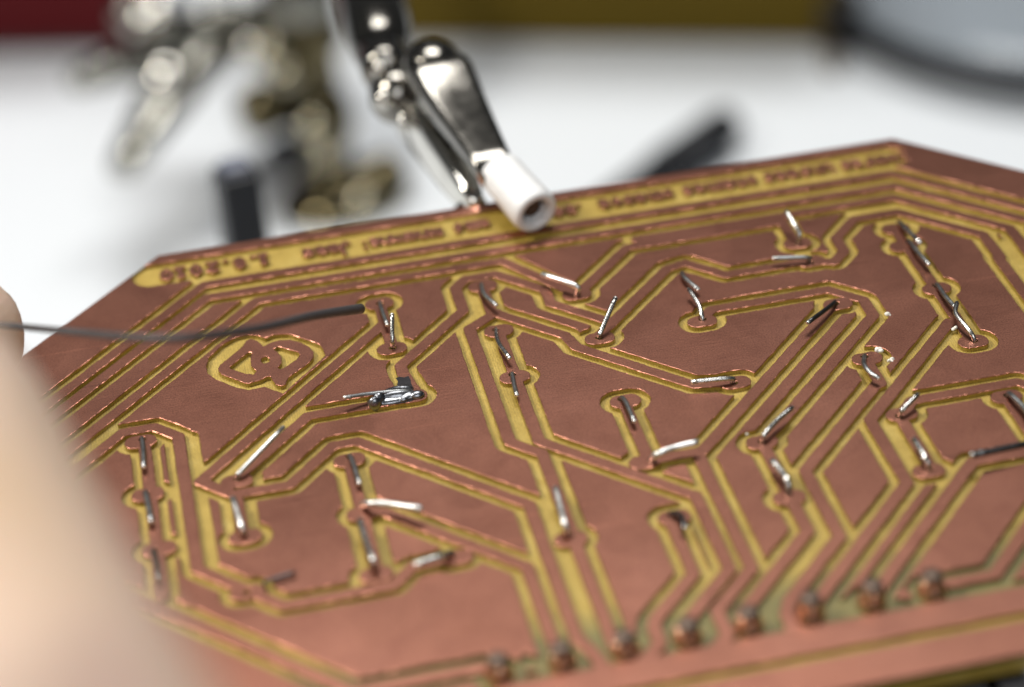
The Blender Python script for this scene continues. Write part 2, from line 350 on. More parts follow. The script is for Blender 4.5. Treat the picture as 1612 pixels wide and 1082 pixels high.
LEADS = [
  ([[-5.5,-5.24,-0.5],[-5.5,-5.21,0.06],[-5.56,-4.33,0.3],[-5.52,-2.76,0.35]], 0.105, 'g', 'short dark grey lead just behind the upright lead above the solder blob'),
  ([[-5.55,-1.34,-0.5],[-5.53,-1.32,0.06],[-5.51,-1.29,0.5],[-5.31,-2.16,1.3]], 0.11, 's', 'shiny lead standing up from the small oval pad just above the solder blob'),
  ([[-0.4,-5.36,-0.5],[-0.4,-5.33,0.06],[-0.51,-4.01,0.35],[-0.16,-2.82,0.4]], 0.11, 'g', 'curved grey lead on the pad directly left of the thick pale lead by the clip'),
  ([[-0.51,-1.36,-0.5],[-0.51,-1.33,0.06],[-0.67,0.13,0.3],[-0.46,1.68,0.4]], 0.11, 's', 'bent shiny lead with bright tip, upper pad of the stem right of the solder blob'),
  ([[-0.52,2.46,-0.5],[-0.52,2.49,0.06],[-0.65,3.55,0.2],[-0.72,4.5,0.3]], 0.11, 'g', 'short grey lead in line just below the bent lead with bright tip'),
  ([[3.96,-3.24,-0.5],[3.94,-3.22,0.06],[3.9,-3.2,0.5],[2.56,-4.58,0.55]], 0.135, 'w', 'thick pale silver lead just in front of the white clip sleeve'),
  ([[4.08,0.69,-0.5],[4.11,0.68,0.06],[4.23,0.61,0.3],[5.22,-0.44,1.3]], 0.12, 's', 'shiny straight lead leaning up steeply, right of the thick pale lead by the clip'),
  ([[9.32,-3.43,-0.5],[9.32,-3.4,0.06],[9.25,-2.61,0.3],[9.58,-1.42,0.3]], 0.11, 'g', 'grey lead lying over a trace bend, far upper end of the centre right pair'),
  ([[9.2,0.62,-0.5],[9.2,0.59,0.06],[9.22,-0.17,0.35],[9.07,-1.26,0.5]], 0.115, 's', 'shiny lead rising from an oval pad, nearer one of the centre right pair'),
  ([[15.63,-4.44,-0.5],[15.65,-4.46,0.06],[15.74,-4.55,0.5],[15.61,-5.1,0.8],[15.49,-5.9,1.0]], 0.115, 's', 'kinked lead standing on the rear traces near the lettering, farthest upright lead'),
  ([[15.69,-2.64,-0.5],[15.66,-2.64,0.06],[15.46,-2.63,0.3],[13.86,-2.86,0.4]], 0.115, 'g', 'dark lead lying left along a trace just below the farthest upright lead'),
  ([[21.05,-4.78,-0.5],[21.05,-4.75,0.06],[20.99,-3.64,0.35],[21.11,-1.97,0.5]], 0.125, 's', 'glossy lead with white highlight at its end, topmost of the right hand pad column'),
  ([[20.91,-2.96,-0.5],[20.91,-2.93,0.06],[20.81,-1.63,0.3],[20.9,-0.22,0.35]], 0.11, 'g', 'blue grey lead second from the top of the right hand pad column'),
  ([[20.79,1.12,-0.5],[20.79,1.15,0.06],[20.68,2.58,0.3],[20.74,3.69,0.35]], 0.115, 'g', 'blue grey lead third from the top of the right hand pad column'),
  ([[20.78,5.97,-0.5],[20.77,5.94,0.06],[20.64,5.54,0.35],[20.47,4.39,0.5],[20.83,3.58,0.55]], 0.115, 's', 'curled lead at the bottom of the right hand pad column, touching the one above'),
  ([[15.66,1.16,-0.5],[15.64,1.18,0.06],[15.24,1.78,0.35],[13.59,3.19,0.6]], 0.11, 'k', 'black looking lead with white tip across the parallel diagonal traces right of centre'),
  ([[15.5,5.72,-0.5],[15.49,5.75,0.06],[15.06,6.85,0.4],[15.12,7.57,0.4],[15.34,7.98,0.35]], 0.11, 'g', 'short S-shaped grey lead beside the white fibre scraps'),
  ([[15.42,10.46,-0.5],[15.45,10.47,0.06],[15.6,10.52,0.4],[16.45,9.97,0.6]], 0.115, 's', 'short lead tilted up to the right, right of the diamond shaped copper patch'),
  ([[15.33,14.39,-0.5],[15.32,14.36,0.06],[15.23,14.09,0.4],[15.19,12.86,0.5]], 0.13, 's', 'pale lead with round far tip just below the tilted lead by the diamond copper patch'),
  ([[9.15,5.97,-0.5],[9.12,5.98,0.06],[8.9,6.02,0.3],[7.17,5.93,0.4]], 0.115, 's', 'silver lead lying nearly level at the right end of the long diagonal trace'),
  ([[3.87,5.72,-0.5],[3.87,5.75,0.06],[3.91,6.46,0.3],[3.9,7.98,0.35]], 0.11, 'g', 'dark grey lead on a solitary pad in the central copper field'),
  ([[4.0,10.52,-0.5],[4.02,10.54,0.06],[4.29,10.73,0.5],[5.19,10.56,0.55],[6.05,10.62,0.65]], 0.15, 'w', 'long thick silver lead bent to the right near the centre, below the solitary pad'),
  ([[9.03,10.55,-0.5],[9.06,10.55,0.06],[9.17,10.54,0.4],[9.91,9.91,0.5],[10.81,9.32,0.6]], 0.12, 's', 'long slanted grey lead with bright base along the bundle of diagonal traces'),
  ([[9.01,14.32,-0.5],[9.02,14.29,0.06],[9.06,14.06,0.45],[8.99,13.43,0.5],[8.82,12.65,0.55]], 0.15, 's', 'pale bent lead with bright rounded bottom, below the long slanted lead'),
  ([[3.81,14.29,-0.5],[3.82,14.32,0.06],[4.1,14.87,0.35],[4.04,15.77,0.4]], 0.13, 'k', 'short dark stub on the enclosed pad in front of the centre'),
  ([[-0.57,14.36,-0.5],[-0.6,14.37,0.06],[-0.79,14.47,0.6],[-0.72,13.32,0.65],[-0.64,12.08,0.7]], 0.14, 'w', 'silver lead with bright bulb at its base, on a trace in front of the centre'),
  ([[-17.73,2.55,-0.5],[-17.73,2.58,0.06],[-17.72,3.63,0.25],[-17.79,5.04,0.3]], 0.115, 'g', 'dark lead at the rear of the pad row next to the thumb'),
  ([[-17.86,6.56,-0.5],[-17.86,6.59,0.06],[-17.8,7.67,0.25],[-17.75,8.98,0.3]], 0.14, 'g', 'dark lead in the middle of the pad row next to the thumb'),
  ([[-17.8,10.57,-0.5],[-17.8,10.6,0.06],[-17.72,11.67,0.3],[-17.69,12.85,0.4]], 0.11, 'k', 'blurred dark lead half hidden against the thumb, nearest of its row'),
  ([[-13.86,6.6,-0.5],[-13.83,6.59,0.06],[-13.51,6.5,0.35],[-11.44,4.72,0.9]], 0.115, 'w', 'long thin bright lead slanting up to the right across the left part of the board'),
  ([[-13.95,10.49,-0.5],[-13.96,10.52,0.06],[-14.01,10.6,0.45],[-14.18,8.7,0.55]], 0.14, 'w', 'silver lead with shiny bulb, just below the long thin bright lead'),
  ([[-8.78,6.48,-0.5],[-8.78,6.51,0.06],[-8.72,7.55,0.25],[-8.69,8.89,0.3]], 0.115, 'g', 'dark lead at the rear of the front left pad column'),
  ([[-8.76,10.11,-0.5],[-8.75,10.14,0.06],[-8.45,10.65,0.5],[-7.56,11.05,0.55],[-6.49,11.88,0.75]], 0.16, 'w', 'thick white looking lead pointing right, with round cut end facing the viewer'),
  ([[-8.83,14.16,-0.5],[-8.84,14.19,0.06],[-8.94,14.57,0.6],[-9.03,13.31,0.65],[-9.1,11.86,0.7]], 0.14, 's', 'grey lead with bright round base at the near end of the front left pad column'),
  ([[-5.6,14.23,-0.5],[-5.62,14.25,0.06],[-6.03,14.69,0.35],[-7.28,15.02,0.45]], 0.14, 's', 'dull silver lead lying left on the front left trace, nearest one to the viewer there'),
  ([[-13.51,14.0,-0.5],[-13.48,14.0,0.06],[-13.09,14.03,0.2],[-12.21,13.88,0.22]], 0.09, 'k', 'thin dark lead sticking out over copper at the lower left corner trace'),
  ([[20.65,13.98,-0.5],[20.63,14.0,0.06],[19.89,14.62,0.6],[16.97,14.96,0.8]], 0.15, 'k', 'long black looking lead with pale round tip at the right edge of the view'),
  ([[20.58,10.37,-0.5],[20.58,10.4,0.06],[20.58,10.89,0.3],[20.69,12.03,0.35],[20.55,13.17,0.4]], 0.13, 'g', 'grey lead cut off by the right edge, above the long black lead'),
  ([[-5.4,2.8,-0.5],[-5.41,2.68,0.2],[-7.04,2.63,0.4],[-8.41,2.85,0.6]], 0.09, 'g', 'soldered lead with round white tip sticking out left of the shiny solder blob'),
]
ARM0, ARM1, ARM2 = (-1.6, -25.8, 1.5), (-0.7, -37.9, 0.9), (0.7, -50.3, 1.3)
C2 = dict(tip=(-19.2, -107.2, -47.4), mid=(-13.3, -116.4, -43.0), knob=(-8.3, -124.9, -42.5), prong=(-22.2, -113.8, -40.5), rivet=(-15.8, -117.5, -41.8), arm=(-0.1, -130.2, -43.4), wing=(-13.5, -124.5, -40.6))
# ------------------------------------------------------------------ the circuit board
H = 0.05
GX0, GY0, GX1, GY1 = -25.0, -13.9, 33.0, 27.1
NX = int(round((GX1 - GX0) / H)) + 1
NY = int(round((GY1 - GY0) / H)) + 1
XS = GX0 + H * np.arange(NX)
YS = GY0 + H * np.arange(NY)
def window(x0, y0, x1, y1):
    i0 = max(0, int((x0 - GX0) / H) - 1); i1 = min(NX, int((x1 - GX0) / H) + 3)
    j0 = max(0, int((y0 - GY0) / H) - 1); j1 = min(NY, int((y1 - GY0) / H) + 3)
    return i0, i1, j0, j1
def seg_dist(ax, ay, bx, by, X, Y):
    dx, dy = bx - ax, by - ay
    L = dx * dx + dy * dy + 1e-12
    t = np.clip(((X - ax) * dx + (Y - ay) * dy) / L, 0, 1)
    return np.hypot(X - ax - t * dx, Y - ay - t * dy)
def put(F, P, r):
    """union (max of r - distance) of a stroke into field F"""
    pad = r + 0.35
    if len(P) == 1: P = [P[0], P[0]]
    for (ax, ay), (bx, by) in zip(P, P[1:]):
        i0, i1, j0, j1 = window(min(ax, bx) - pad, min(ay, by) - pad, max(ax, bx) + pad, max(ay, by) + pad)
        if i1 <= i0 or j1 <= j0: continue
        X, Y = np.meshgrid(XS[i0:i1], YS[j0:j1])
        F[j0:j1, i0:i1] = np.maximum(F[j0:j1, i0:i1], r - seg_dist(ax, ay, bx, by, X, Y))
def poly_sd(P, X, Y):
    d = np.full(X.shape, 1e9); ins = np.zeros(X.shape, bool)
    for (ax, ay), (bx, by) in zip(P, P[1:] + P[:1]):
        d = np.minimum(d, seg_dist(ax, ay, bx, by, X, Y))
        c = ((ay > Y) != (by > Y)) & (X < (bx - ax) * (Y - ay) / ((by - ay) if abs(by - ay) > 1e-9 else 1e-9) + ax)
        ins ^= c
    return np.where(ins, d, -d)
def put_poly(F, P, mode='max'):
    xs = [p[0] for p in P]; ys = [p[1] for p in P]
    i0, i1, j0, j1 = window(min(xs) - .6, min(ys) - .6, max(xs) + .6, max(ys) + .6)
    X, Y = np.meshgrid(XS[i0:i1], YS[j0:j1])
    s = poly_sd(P, X, Y)
    if mode == 'max': F[j0:j1, i0:i1] = np.maximum(F[j0:j1, i0:i1], s)
    else: F[j0:j1, i0:i1] = np.minimum(F[j0:j1, i0:i1], -s)
def smooth_noise(cell, seed):
    rs = np.random.RandomState(seed)
    nx = int((GX1 - GX0) / cell) + 3; ny = int((GY1 - GY0) / cell) + 3
    G = rs.rand(ny, nx) * 2 - 1
    fx = (XS - GX0) / cell; fy = (YS - GY0) / cell
    ix = fx.astype(int); iy = fy.astype(int)
    tx = fx - ix; ty = fy - iy
    tx = tx * tx * (3 - 2 * tx); ty = ty * ty * (3 - 2 * ty)
    a = G[np.ix_(iy, ix)]; b = G[np.ix_(iy, ix + 1)]; c = G[np.ix_(iy + 1, ix)]; d = G[np.ix_(iy + 1, ix + 1)]
    TX = tx[None, :]; TY = ty[:, None]
    return (a * (1 - TX) + b * TX) * (1 - TY) + (c * (1 - TX) + d * TX) * TY
OUT = [(-15.8, -12.93), (23.75, -12.93), (32.0, -4.68), (32.0, 18.0), (23.75, 26.15), (-15.8, 26.15), (-24.0, 17.9), (-24.0, -4.68)]
XX, YY = np.meshgrid(XS, YS)
BOARD = poly_sd(OUT, XX, YY)
GRO = np.full((NY, NX), -9.0)
CU = np.full((NY, NX), -9.0)
HOLE = np.full((NY, NX), -9.0)
for w, g, P in NETS:
    put(GRO, P, w / 2 + g); put(CU, P, w / 2)
for x, y, g in PADS:
    P = [(x - .26, y), (x + .26, y)]
    put(GRO, P, .47 + g); put(CU, P, .47)
    near = [q[0] for q in LEADS if math.hypot(q[0][0][0] - x, q[0][0][1] - y) < .7]
    hx, hy = (near[0][0][0], near[0][0][1]) if near else (x, y)
    put(HOLE, [(hx, hy)], .17)
for x, y in PINS:
    put(GRO, [(x, y)], 1.02); put(CU, [(x, y)], .55)
for P in CLEAR: put_poly(GRO, P)
for P in EXTRA_GROOVE: put(GRO, P[1], P[0])
for P in DOTS: put(CU, [P[:2]], P[2])
# lettering strip along the rear edge (reads from the other side: the board lies upside down here)
put(GRO, [(-16.25, -11.14), (22.9, -11.14)], 1.02)
put_poly(GRO, [(-15.4, -11.1), (22.6, -11.1), (22.4, -9.7), (-14.0, -9.7)])
GLYPH = {  # strokes on a 0..1 x 0..1.6 cell, read normally
 '1': (.5, [[(.1, 1.25), (.35, 1.55), (.35, 0)], [(.05, 0), (.62, 0)]]),
 '2': (.85, [[(.08, 1.3), (.4, 1.55), (.75, 1.25), (.08, 0), (.8, 0)]]),
 '0': (.85, [[(.42, 0), (.1, .45), (.1, 1.1), (.42, 1.55), (.75, 1.1), (.75, .45), (.42, 0)]]),
 '8': (.85, [[(.42, .8), (.12, 1.15), (.42, 1.55), (.72, 1.15), (.42, .8), (.08, .4), (.42, 0), (.78, .4), (.42, .8)]]),
 '.': (.3, [[(.12, .06), (.16, .06)]]), ':': (.35, [[(.15, .15), (.18, .15)], [(.15, .9), (.18, .9)]]),
 'a': (.8, [[(.1, .85), (.45, 1.0), (.65, .75), (.65, 0)], [(.65, .5), (.2, .5), (.1, .2), (.35, 0), (.65, .2)]]),
 'e': (.8, [[(.1, .5), (.7, .5), (.6, .9), (.3, 1.0), (.08, .6), (.15, .15), (.4, 0), (.7, .12)]]),
 'n': (.75, [[(.1, 0), (.1, 1.0)], [(.1, .7), (.4, 1.0), (.62, .75), (.62, 0)]]),
 'm': (1.1, [[(.1, 0), (.1, 1.0)], [(.1, .75), (.35, 1.0), (.52, .75), (.52, 0)], [(.52, .75), (.78, 1.0), (.95, .75), (.95, 0)]]),
 'o': (.8, [[(.4, 0), (.08, .5), (.4, 1.0), (.7, .5), (.4, 0)]]),
 's': (.7, [[(.6, .85), (.3, 1.0), (.1, .75), (.55, .3), (.35, 0), (.06, .12)]]),
 'r': (.55, [[(.1, 0), (.1, 1.0)], [(.1, .65), (.45, 1.0)]]),
 'J': (.6, [[(.5, 1.55), (.5, .2), (.3, -.1), (.05, .1)]]),
 'c': (.7, [[(.62, .85), (.35, 1.0), (.08, .5), (.35, 0), (.62, .15)]]),
 'd': (.8, [[(.66, 1.55), (.66, 0)], [(.66, .7), (.35, 1.0), (.08, .5), (.35, 0), (.66, .3)]]),
 't': (.55, [[(.28, 1.4), (.28, .2), (.5, 0)], [(.05, 1.0), (.5, 1.0)]]),
 'u': (.75, [[(.1, 1.0), (.1, .3), (.35, 0), (.62, .3)], [(.62, 1.0), (.62, 0)]]),
 'i': (.3, [[(.14, 0), (.14, 1.0)], [(.14, 1.4), (.15, 1.42)]]),
}
LETTERS = []
def write(s, xr, base_y, size, wide=1.0, space=.14):
    """writes s rotated by 180 degrees starting at xr and running towards smaller x"""
    x = xr
    for ch in s:
        if ch == ' ': x -= .5 * size; continue
        w_, strokes = GLYPH[ch]
        for st in strokes:
            P = [(x - p[0] * size * wide, base_y + p[1] * size) for p in st]
            put(CU, P, .145 if size < .6 else .115)
            LETTERS.extend(P)
        x -= (w_ + space) * size * wide
    return x
for a in TEXTS: write(*a)
# emblem
LG = np.full((NY, NX), -9.0)
put_poly(LG, LOGO['outer'])
for k in ('h1', 'h2', 'h3'): put_poly(LG, LOGO[k], 'min')
put_poly(GRO, LOGO['clear'])
CU = np.maximum(CU, LG)
SD = np.maximum(np.minimum(9.0, -GRO), CU)
SD = np.minimum(SD, -HOLE)
SD = SD + 0.015 * smooth_noise(.12, 1) + 0.016 * smooth_noise(.45, 2)
SD = np.clip(SD, -.6, .6)
SD = np.minimum(SD, BOARD)

# connected copper regions (run-length union-find)
def label(mask):
    par = [0]
    def find(a):
        while par[a] != a:
            par[a] = par[par[a]]; a = par[a]
        return a
    lab = np.zeros(mask.shape, np.int32)
    prev = []
    for j in range(mask.shape[0]):
        row = mask[j]
        d = np.diff(np.concatenate(([0], row.astype(np.int8), [0])))
        st = np.nonzero(d == 1)[0]; en = np.nonzero(d == -1)[0]
        cur = []; pi = 0
        for s, e in zip(st, en):
            l = 0
            while pi < len(prev) and prev[pi][1] <= s: pi += 1
            q = pi
            while q < len(prev) and prev[q][0] < e:
                r = find(prev[q][2])
                if l == 0: l = r
                elif r != l: par[r] = l
                q += 1
            if l == 0:
                par.append(len(par)); l = len(par) - 1
            cur.append((s, e, l)); lab[j, s:e] = l
        prev = cur
    root = np.array([find(i) for i in range(len(par))])
    return root[lab]
LAB = label(SD > 0)
ids, counts = np.unique(LAB[LAB > 0], return_counts=True)
AREA = {int(i): c * H * H for i, c in zip(ids, counts)}
for i, a in AREA.items():
    if a < .03: SD[LAB == i] = -abs(SD[LAB == i]) - .01

def contours(F, lev):
    """marching squares; loops of (x, y) with the high side on the left"""
    A = F - lev
    A = np.where(A == 0, 1e-7, A)
    s = (A > 0).astype(np.int8)
    code = s[:-1, :-1] + 2 * s[:-1, 1:] + 4 * s[1:, 1:] + 8 * s[1:, :-1]
    jj, ii = np.nonzero((code > 0) & (code < 15))
    NXT = {}
    pts = {}
    SEG = {1: [('L', 'B')], 2: [('B', 'R')], 3: [('L', 'R')], 4: [('R', 'T')], 6: [('B', 'T')], 7: [('L', 'T')], 8: [('T', 'L')],
           9: [('T', 'B')], 11: [('T', 'R')], 12: [('R', 'L')], 13: [('R', 'B')], 14: [('B', 'L')], 5: [('L', 'B'), ('R', 'T')], 10: [('B', 'R'), ('T', 'L')]}
    def key(e, j, i):
        if e == 'B': return (0, j, i)
        if e == 'T': return (0, j + 1, i)
        if e == 'L': return (1, j, i)
        return (1, j, i + 1)
    def pt(k):
        t, j, i = k
        if t == 0:
            a, b = A[j, i], A[j, i + 1]; f = a / (a - b)
            return (GX0 + H * (i + f), GY0 + H * j)
        a, b = A[j, i], A[j + 1, i]; f = a / (a - b)
        return (GX0 + H * i, GY0 + H * (j + f))
    for j, i in zip(jj.tolist(), ii.tolist()):
        for a, b in SEG[int(code[j, i])]:
            NXT.setdefault(key(a, j, i), []).append(key(b, j, i))
    loops = []
    while NXT:
        st = next(iter(NXT)); k = st; loop = []
        while True:
            loop.append(k)
            nx = NXT.get(k)
            if not nx: break
            n2 = nx.pop()
            if not nx: del NXT[k]
            k = n2
            if k == st: break
        if len(loop) > 5: loops.append([pt(q) for q in loop])
    return loops
def simplify(P, tol):
    n = len(P)
    A = np.array(P)
    keep = np.zeros(n, bool)
    far = int(np.argmax(((A - A[0]) ** 2).sum(1)))
    keep[0] = keep[far] = True
    st = [(0, far), (far, n)]
    while st:
        a, b = st.pop()
        if b - a < 2: continue
        p, q = A[a], A[b % n]
        d = q - p; L = math.hypot(*d) + 1e-9
        m = A[a + 1:b] - p
        dist = np.abs(m[:, 0] * d[1] - m[:, 1] * d[0]) / L
        i = int(np.argmax(dist))
        if dist[i] > tol or L > 1.2:
            if dist[i] <= tol: i = (b - a) // 2 - 1
            i = max(i, 0)
            keep[a + 1 + i] = True
            st.append((a, a + 1 + i)); st.append((a + 1 + i, b))
    return [P[i] for i in range(n) if keep[i]]
BEV = .026
L0 = [simplify(l, .0035) for l in contours(SD, 0.0)]
L1 = [simplify(l, .006) for l in contours(SD, BEV)]
L0 = [l for l in L0 if len(l) >= 4]; L1 = [l for l in L1 if len(l) >= 4]
LB = [[(p[0], p[1]) for p in OUT]]
verts = []; edges = []; vkind = []
def add_loop(l, kind):
    b = len(verts); n = len(l)
    for p in l: verts.append(Vector(p)); vkind.append(kind)
    for i in range(n): edges.append((b + i, b + (i + 1) % n))
for l in L0: add_loop(l, 0)
for l in L1: add_loop(l, 1)
n0 = sum(len(l) for l in L0)
print('board contour points', len(verts))
OUTIN = [(x + (.004 if x < 4 else -.004), y) for x, y in OUT]
add_loop(OUTIN, 2)
cv, ce, cf, ov, oe, of = delaunay_2d_cdt(verts, edges, [], 1, 1e-6)
kind_of = []
for o in ov:
    ks = [vkind[i] for i in o]
    kind_of.append(min(ks) if ks else 1)
CV = np.array([(v.x, v.y) for v in cv])
FA = np.array([tuple(f) for f in cf if len(f) == 3])
cen = CV[FA].mean(1)
def sample(F, P):
    fx = np.clip((P[:, 0] - GX0) / H, 0, NX - 1.001); fy = np.clip((P[:, 1] - GY0) / H, 0, NY - 1.001)
    ix = fx.astype(int); iy = fy.astype(int); tx = fx - ix; ty = fy - iy
    return (F[iy, ix] * (1 - tx) + F[iy, ix + 1] * tx) * (1 - ty) + (F[iy + 1, ix] * (1 - tx) + F[iy + 1, ix + 1] * tx) * ty
sc = sample(SD, cen)
is_cu = sc > 0
inb = sample(BOARD, cen) > -0.01
LAB2 = label(SD > 0)
def nearest_lab(P):
    ix = np.clip(np.rint((P[:, 0] - GX0) / H).astype(int), 1, NX - 2); iy = np.clip(np.rint((P[:, 1] - GY0) / H).astype(int), 1, NY - 2)
    l = LAB2[iy, ix].copy()
    for dj in (-1, 0, 1):
        for di in (-1, 0, 1):
            z = l == 0
            l[z] = LAB2[iy[z] + dj, ix[z] + di]
    return l
tri_lab = np.where(is_cu, nearest_lab(cen), 0)
board = empty('circuit_board', (0, 0, 0), 'milled copper clad circuit board held by the white tipped clip, fills the foreground', 'circuit board')
ZF = -0.225
rs = np.random.RandomState(3)
burr = (rs.rand(len(CV)) - .4) * .015
kind_of = np.array(kind_of)
zc = np.where(kind_of == 1, 0.0, -0.014 + burr)
on_edge = sample(BOARD, CV) < .01
zc = np.where(on_edge, -0.02, zc)
# groove floor + walls + slab
fl = FA[(~is_cu) & inb]
sv = [V(x, y, ZF) for x, y in CV]
sfaces = [tuple(int(a) for a in t) for t in fl]
def wallquads(l, za, zb, outv, outf, inner_on_left=True):
    b = len(outv); n = len(l)
    for i, (x, y) in enumerate(l):
        outv.append(V(x, y, za[i] if hasattr(za, '__len__') else za)); outv.append(V(x, y, zb))
    for i in range(n):
        j = (i + 1) % n
        outf.append((b + 2 * i, b + 2 * i + 1, b + 2 * j + 1, b + 2 * j))
for l in L0:
    wallquads(l, -0.05, ZF, sv, sfaces)
wallquads(OUT, -0.05, -0.95, sv, sfaces)
b0 = len(sv)
for x, y in OUT: sv.append(V(x, y, -0.95))
sfaces.append(tuple(range(b0, b0 + len(OUT))))
me = bpy.data.meshes.new('substrate')
me.from_pydata(sv, [], sfaces)
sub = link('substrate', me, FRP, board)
# copper pieces
loop_of = {}
b = 0
for l in L0:
    P = np.array(l)
    lb = int(np.bincount(np.maximum(nearest_lab(P), 0)).argmax())
    loop_of.setdefault(lb, []).append((b, l)); b += len(l)
# map input vertex -> z via cdt output
in2out = {}
for oi, o in enumerate(ov):
    for i in o: in2out[i] = oi
net_lab = set()
for w, g, P in NETS:
    for (ax, ay), (bx, by) in zip(P, P[1:]):
        for t in np.linspace(0, 1, 9):
            net_lab |= set(nearest_lab(np.array([[ax + (bx - ax) * t, ay + (by - ay) * t]])).tolist())
pad_lab = set(nearest_lab(np.array([[x + .4, y] for x, y, g in PADS] + [[x + .3, y] for x, y in PINS])).tolist())
let_lab = set(nearest_lab(np.array(LETTERS)).tolist())
logo_lab = set(nearest_lab(np.array([[x, y] for x, y in LOGO['outer']])).tolist())
order = sorted(set(tri_lab[tri_lab > 0].tolist()))
made = {}
for lb in order:
    T_ = FA[(tri_lab == lb) & inb]
    if len(T_) == 0: continue
    used = np.unique(T_)
    remap = {int(u): i for i, u in enumerate(used)}
    vv = [V(CV[u, 0], CV[u, 1], zc[u]) for u in used]
    ff = [tuple(remap[int(a)] for a in t) for t in T_]
    for bidx, l in loop_of.get(lb, []):
        za = [float(zc[in2out[bidx + i]]) if (bidx + i) in in2out else -0.01 for i in range(len(l))]
        wallquads(l, za, -0.05, vv, ff)
    a = AREA.get(lb, len(T_) * .01)
    cx, cy = cen[tri_lab == lb].mean(0)
    if cy < -10.2 and a < 4: nm = 'copper_letter'
    elif lb in logo_lab and a < 15: nm = 'copper_emblem'
    elif lb in net_lab: nm = 'copper_trace'
    elif lb in pad_lab and a < 4: nm = 'copper_pad'
    elif a > 12: nm = 'copper_field'
    else: nm = 'copper_island'
    me = bpy.data.meshes.new(nm)
    me.from_pydata(vv, [], ff)
    o = link(nm, me, COPPER, board)
    made[nm] = made.get(nm, 0) + 1
print('copper parts', made)
# solder blob (voxel-merged drops), burnt flux, glass fibre scraps
def blob(name, balls, vox, mat, parent, sm=6):
    bm = bmesh.new()
    for (x, y, z, rx, ry, rz) in balls:
        r = bmesh.ops.create_icosphere(bm, subdivisions=3, radius=1.0)
        for v in r['verts']: v.co = V(x, y, z) + Vector((v.co.x * rx * .1, v.co.y * ry * .1, v.co.z * rz * .1))
    me = bpy.data.meshes.new(name); bm.to_mesh(me); bm.free()
    o = link(name, me, mat, parent)
    m1 = o.modifiers.new('m', 'REMESH'); m1.mode = 'VOXEL'; m1.voxel_size = vox * .1
    m2 = o.modifiers.new('s', 'SMOOTH'); m2.iterations = sm; m2.factor = .5
    dg = bpy.context.evaluated_depsgraph_get()
    me2 = bpy.data.meshes.new_from_object(o.evaluated_get(dg))
    o.modifiers.clear(); o.data = me2
    if not me2.materials: me2.materials.append(mat)
    me2.polygons.foreach_set('use_smooth', [True] * len(me2.polygons))
    return o
blob('solder_joint', BLOB, .03, SOLDER, board, 8)
me = bpy.data.meshes.new('flux_residue')
me.from_pydata([V(x, y, .015) for x, y in LOGO['flux']], [], [tuple(range(len(LOGO['flux'])))])
link('flux_residue', me, FLUX, board)
for k, (x, y, n, sp) in enumerate(FIBRES):
    rr = random.Random(k)
    blob('fibre_scrap', [(x + rr.uniform(-sp, sp), y + rr.uniform(-sp, sp) * .5, rr.uniform(-.05, .1), rr.uniform(.06, .14), rr.uniform(.05, .1), rr.uniform(.05, .1)) for q in range(n)], .03, FIBRE, board, 1)
# ------------------------------------------------------------------ component leads bent over the copper
for P, r, k, lab in LEADS:
    rt = empty('component_lead', V(P[0][0], P[0][1], 0), lab, 'wire lead', 'clipped component leads bent over the copper')
    pts = spline([V(*p) for p in P], 5)
    tube('lead_wire', pts, r * .1, TIN[k], rt, seg=14)
    d = (pts[-1] - pts[-2]).normalized()
    M_ = frame(pts[-1], d)
    lathe('cut_end', [(-.006, r * .1 * .985), (.002, r * .1 * .96), (.006, r * .1 * .7), (.008, 0)], M_, CUT if k != 'k' else TIN['s'], rt, 14)
# ------------------------------------------------------------------ pin header under the near edge
hd = empty('pin_header', V(3.75, 23.2, -0.95), 'black pin header under the near board edge with a row of square pins poking through', 'pin header')
bm = bmesh.new()
for i in range(9):
    x = PINS[0][0] + (PINS[-1][0] - PINS[0][0]) * min(i, 7.5) / 7
    r = bmesh.ops.create_cube(bm, size=1.0)
    for v in r['verts']: v.co = V(x, 25.4, -2.23) + Vector((v.co.x * .245, v.co.y * .62, v.co.z * .25))
bmesh.ops.bevel(bm, geom=list(bm.edges), offset=.035, segments=1, affect='EDGES')
from_bm('header_body', bm, BLACK, hd)
PINM = plain('pin_copper_reflection', (0.78, 0.50, 0.34), 0.26, 1.0, 0.3, 40)  # orange reflection of the board copper, put into the pin colour
PINT = plain('header_pin_tip', (0.12, 0.085, 0.065), 0.45, 0.7, 0.3, 40)
for i, (x, y) in enumerate(PINS):
    ln = Vector((random.uniform(-.06, .06), random.uniform(-.05, .05), 1)).normalized()
    Mp = frame(V(x, y, 0), ln, (0, 1, 0))
    h = random.uniform(.080, .095)
    pr = [(-.29, 0), (-.29, .035), (-.03, .035), (-.01, .062), (.012, .058), (.03, .044), (.05, .040), (.058, .046), (h - .03, .045), (h - .025, .040)]
    lathe('pin', pr, Mp, PINM, hd, 18)
    lathe('pin_tip', [(h - .022, .040), (h - .012, .043), (h, .036), (h + .005, .02), (h + .003, 0)], Mp, PINT, hd, 18)
# ------------------------------------------------------------------ the table and what stands on it
bm = bmesh.new()
bmesh.ops.create_grid(bm, x_segments=2, y_segments=2, size=60)
for v in bm.verts: v.co += Vector((0, 20, -6))
tag(from_bm('table_top', bm, TABLEM), kind='structure')

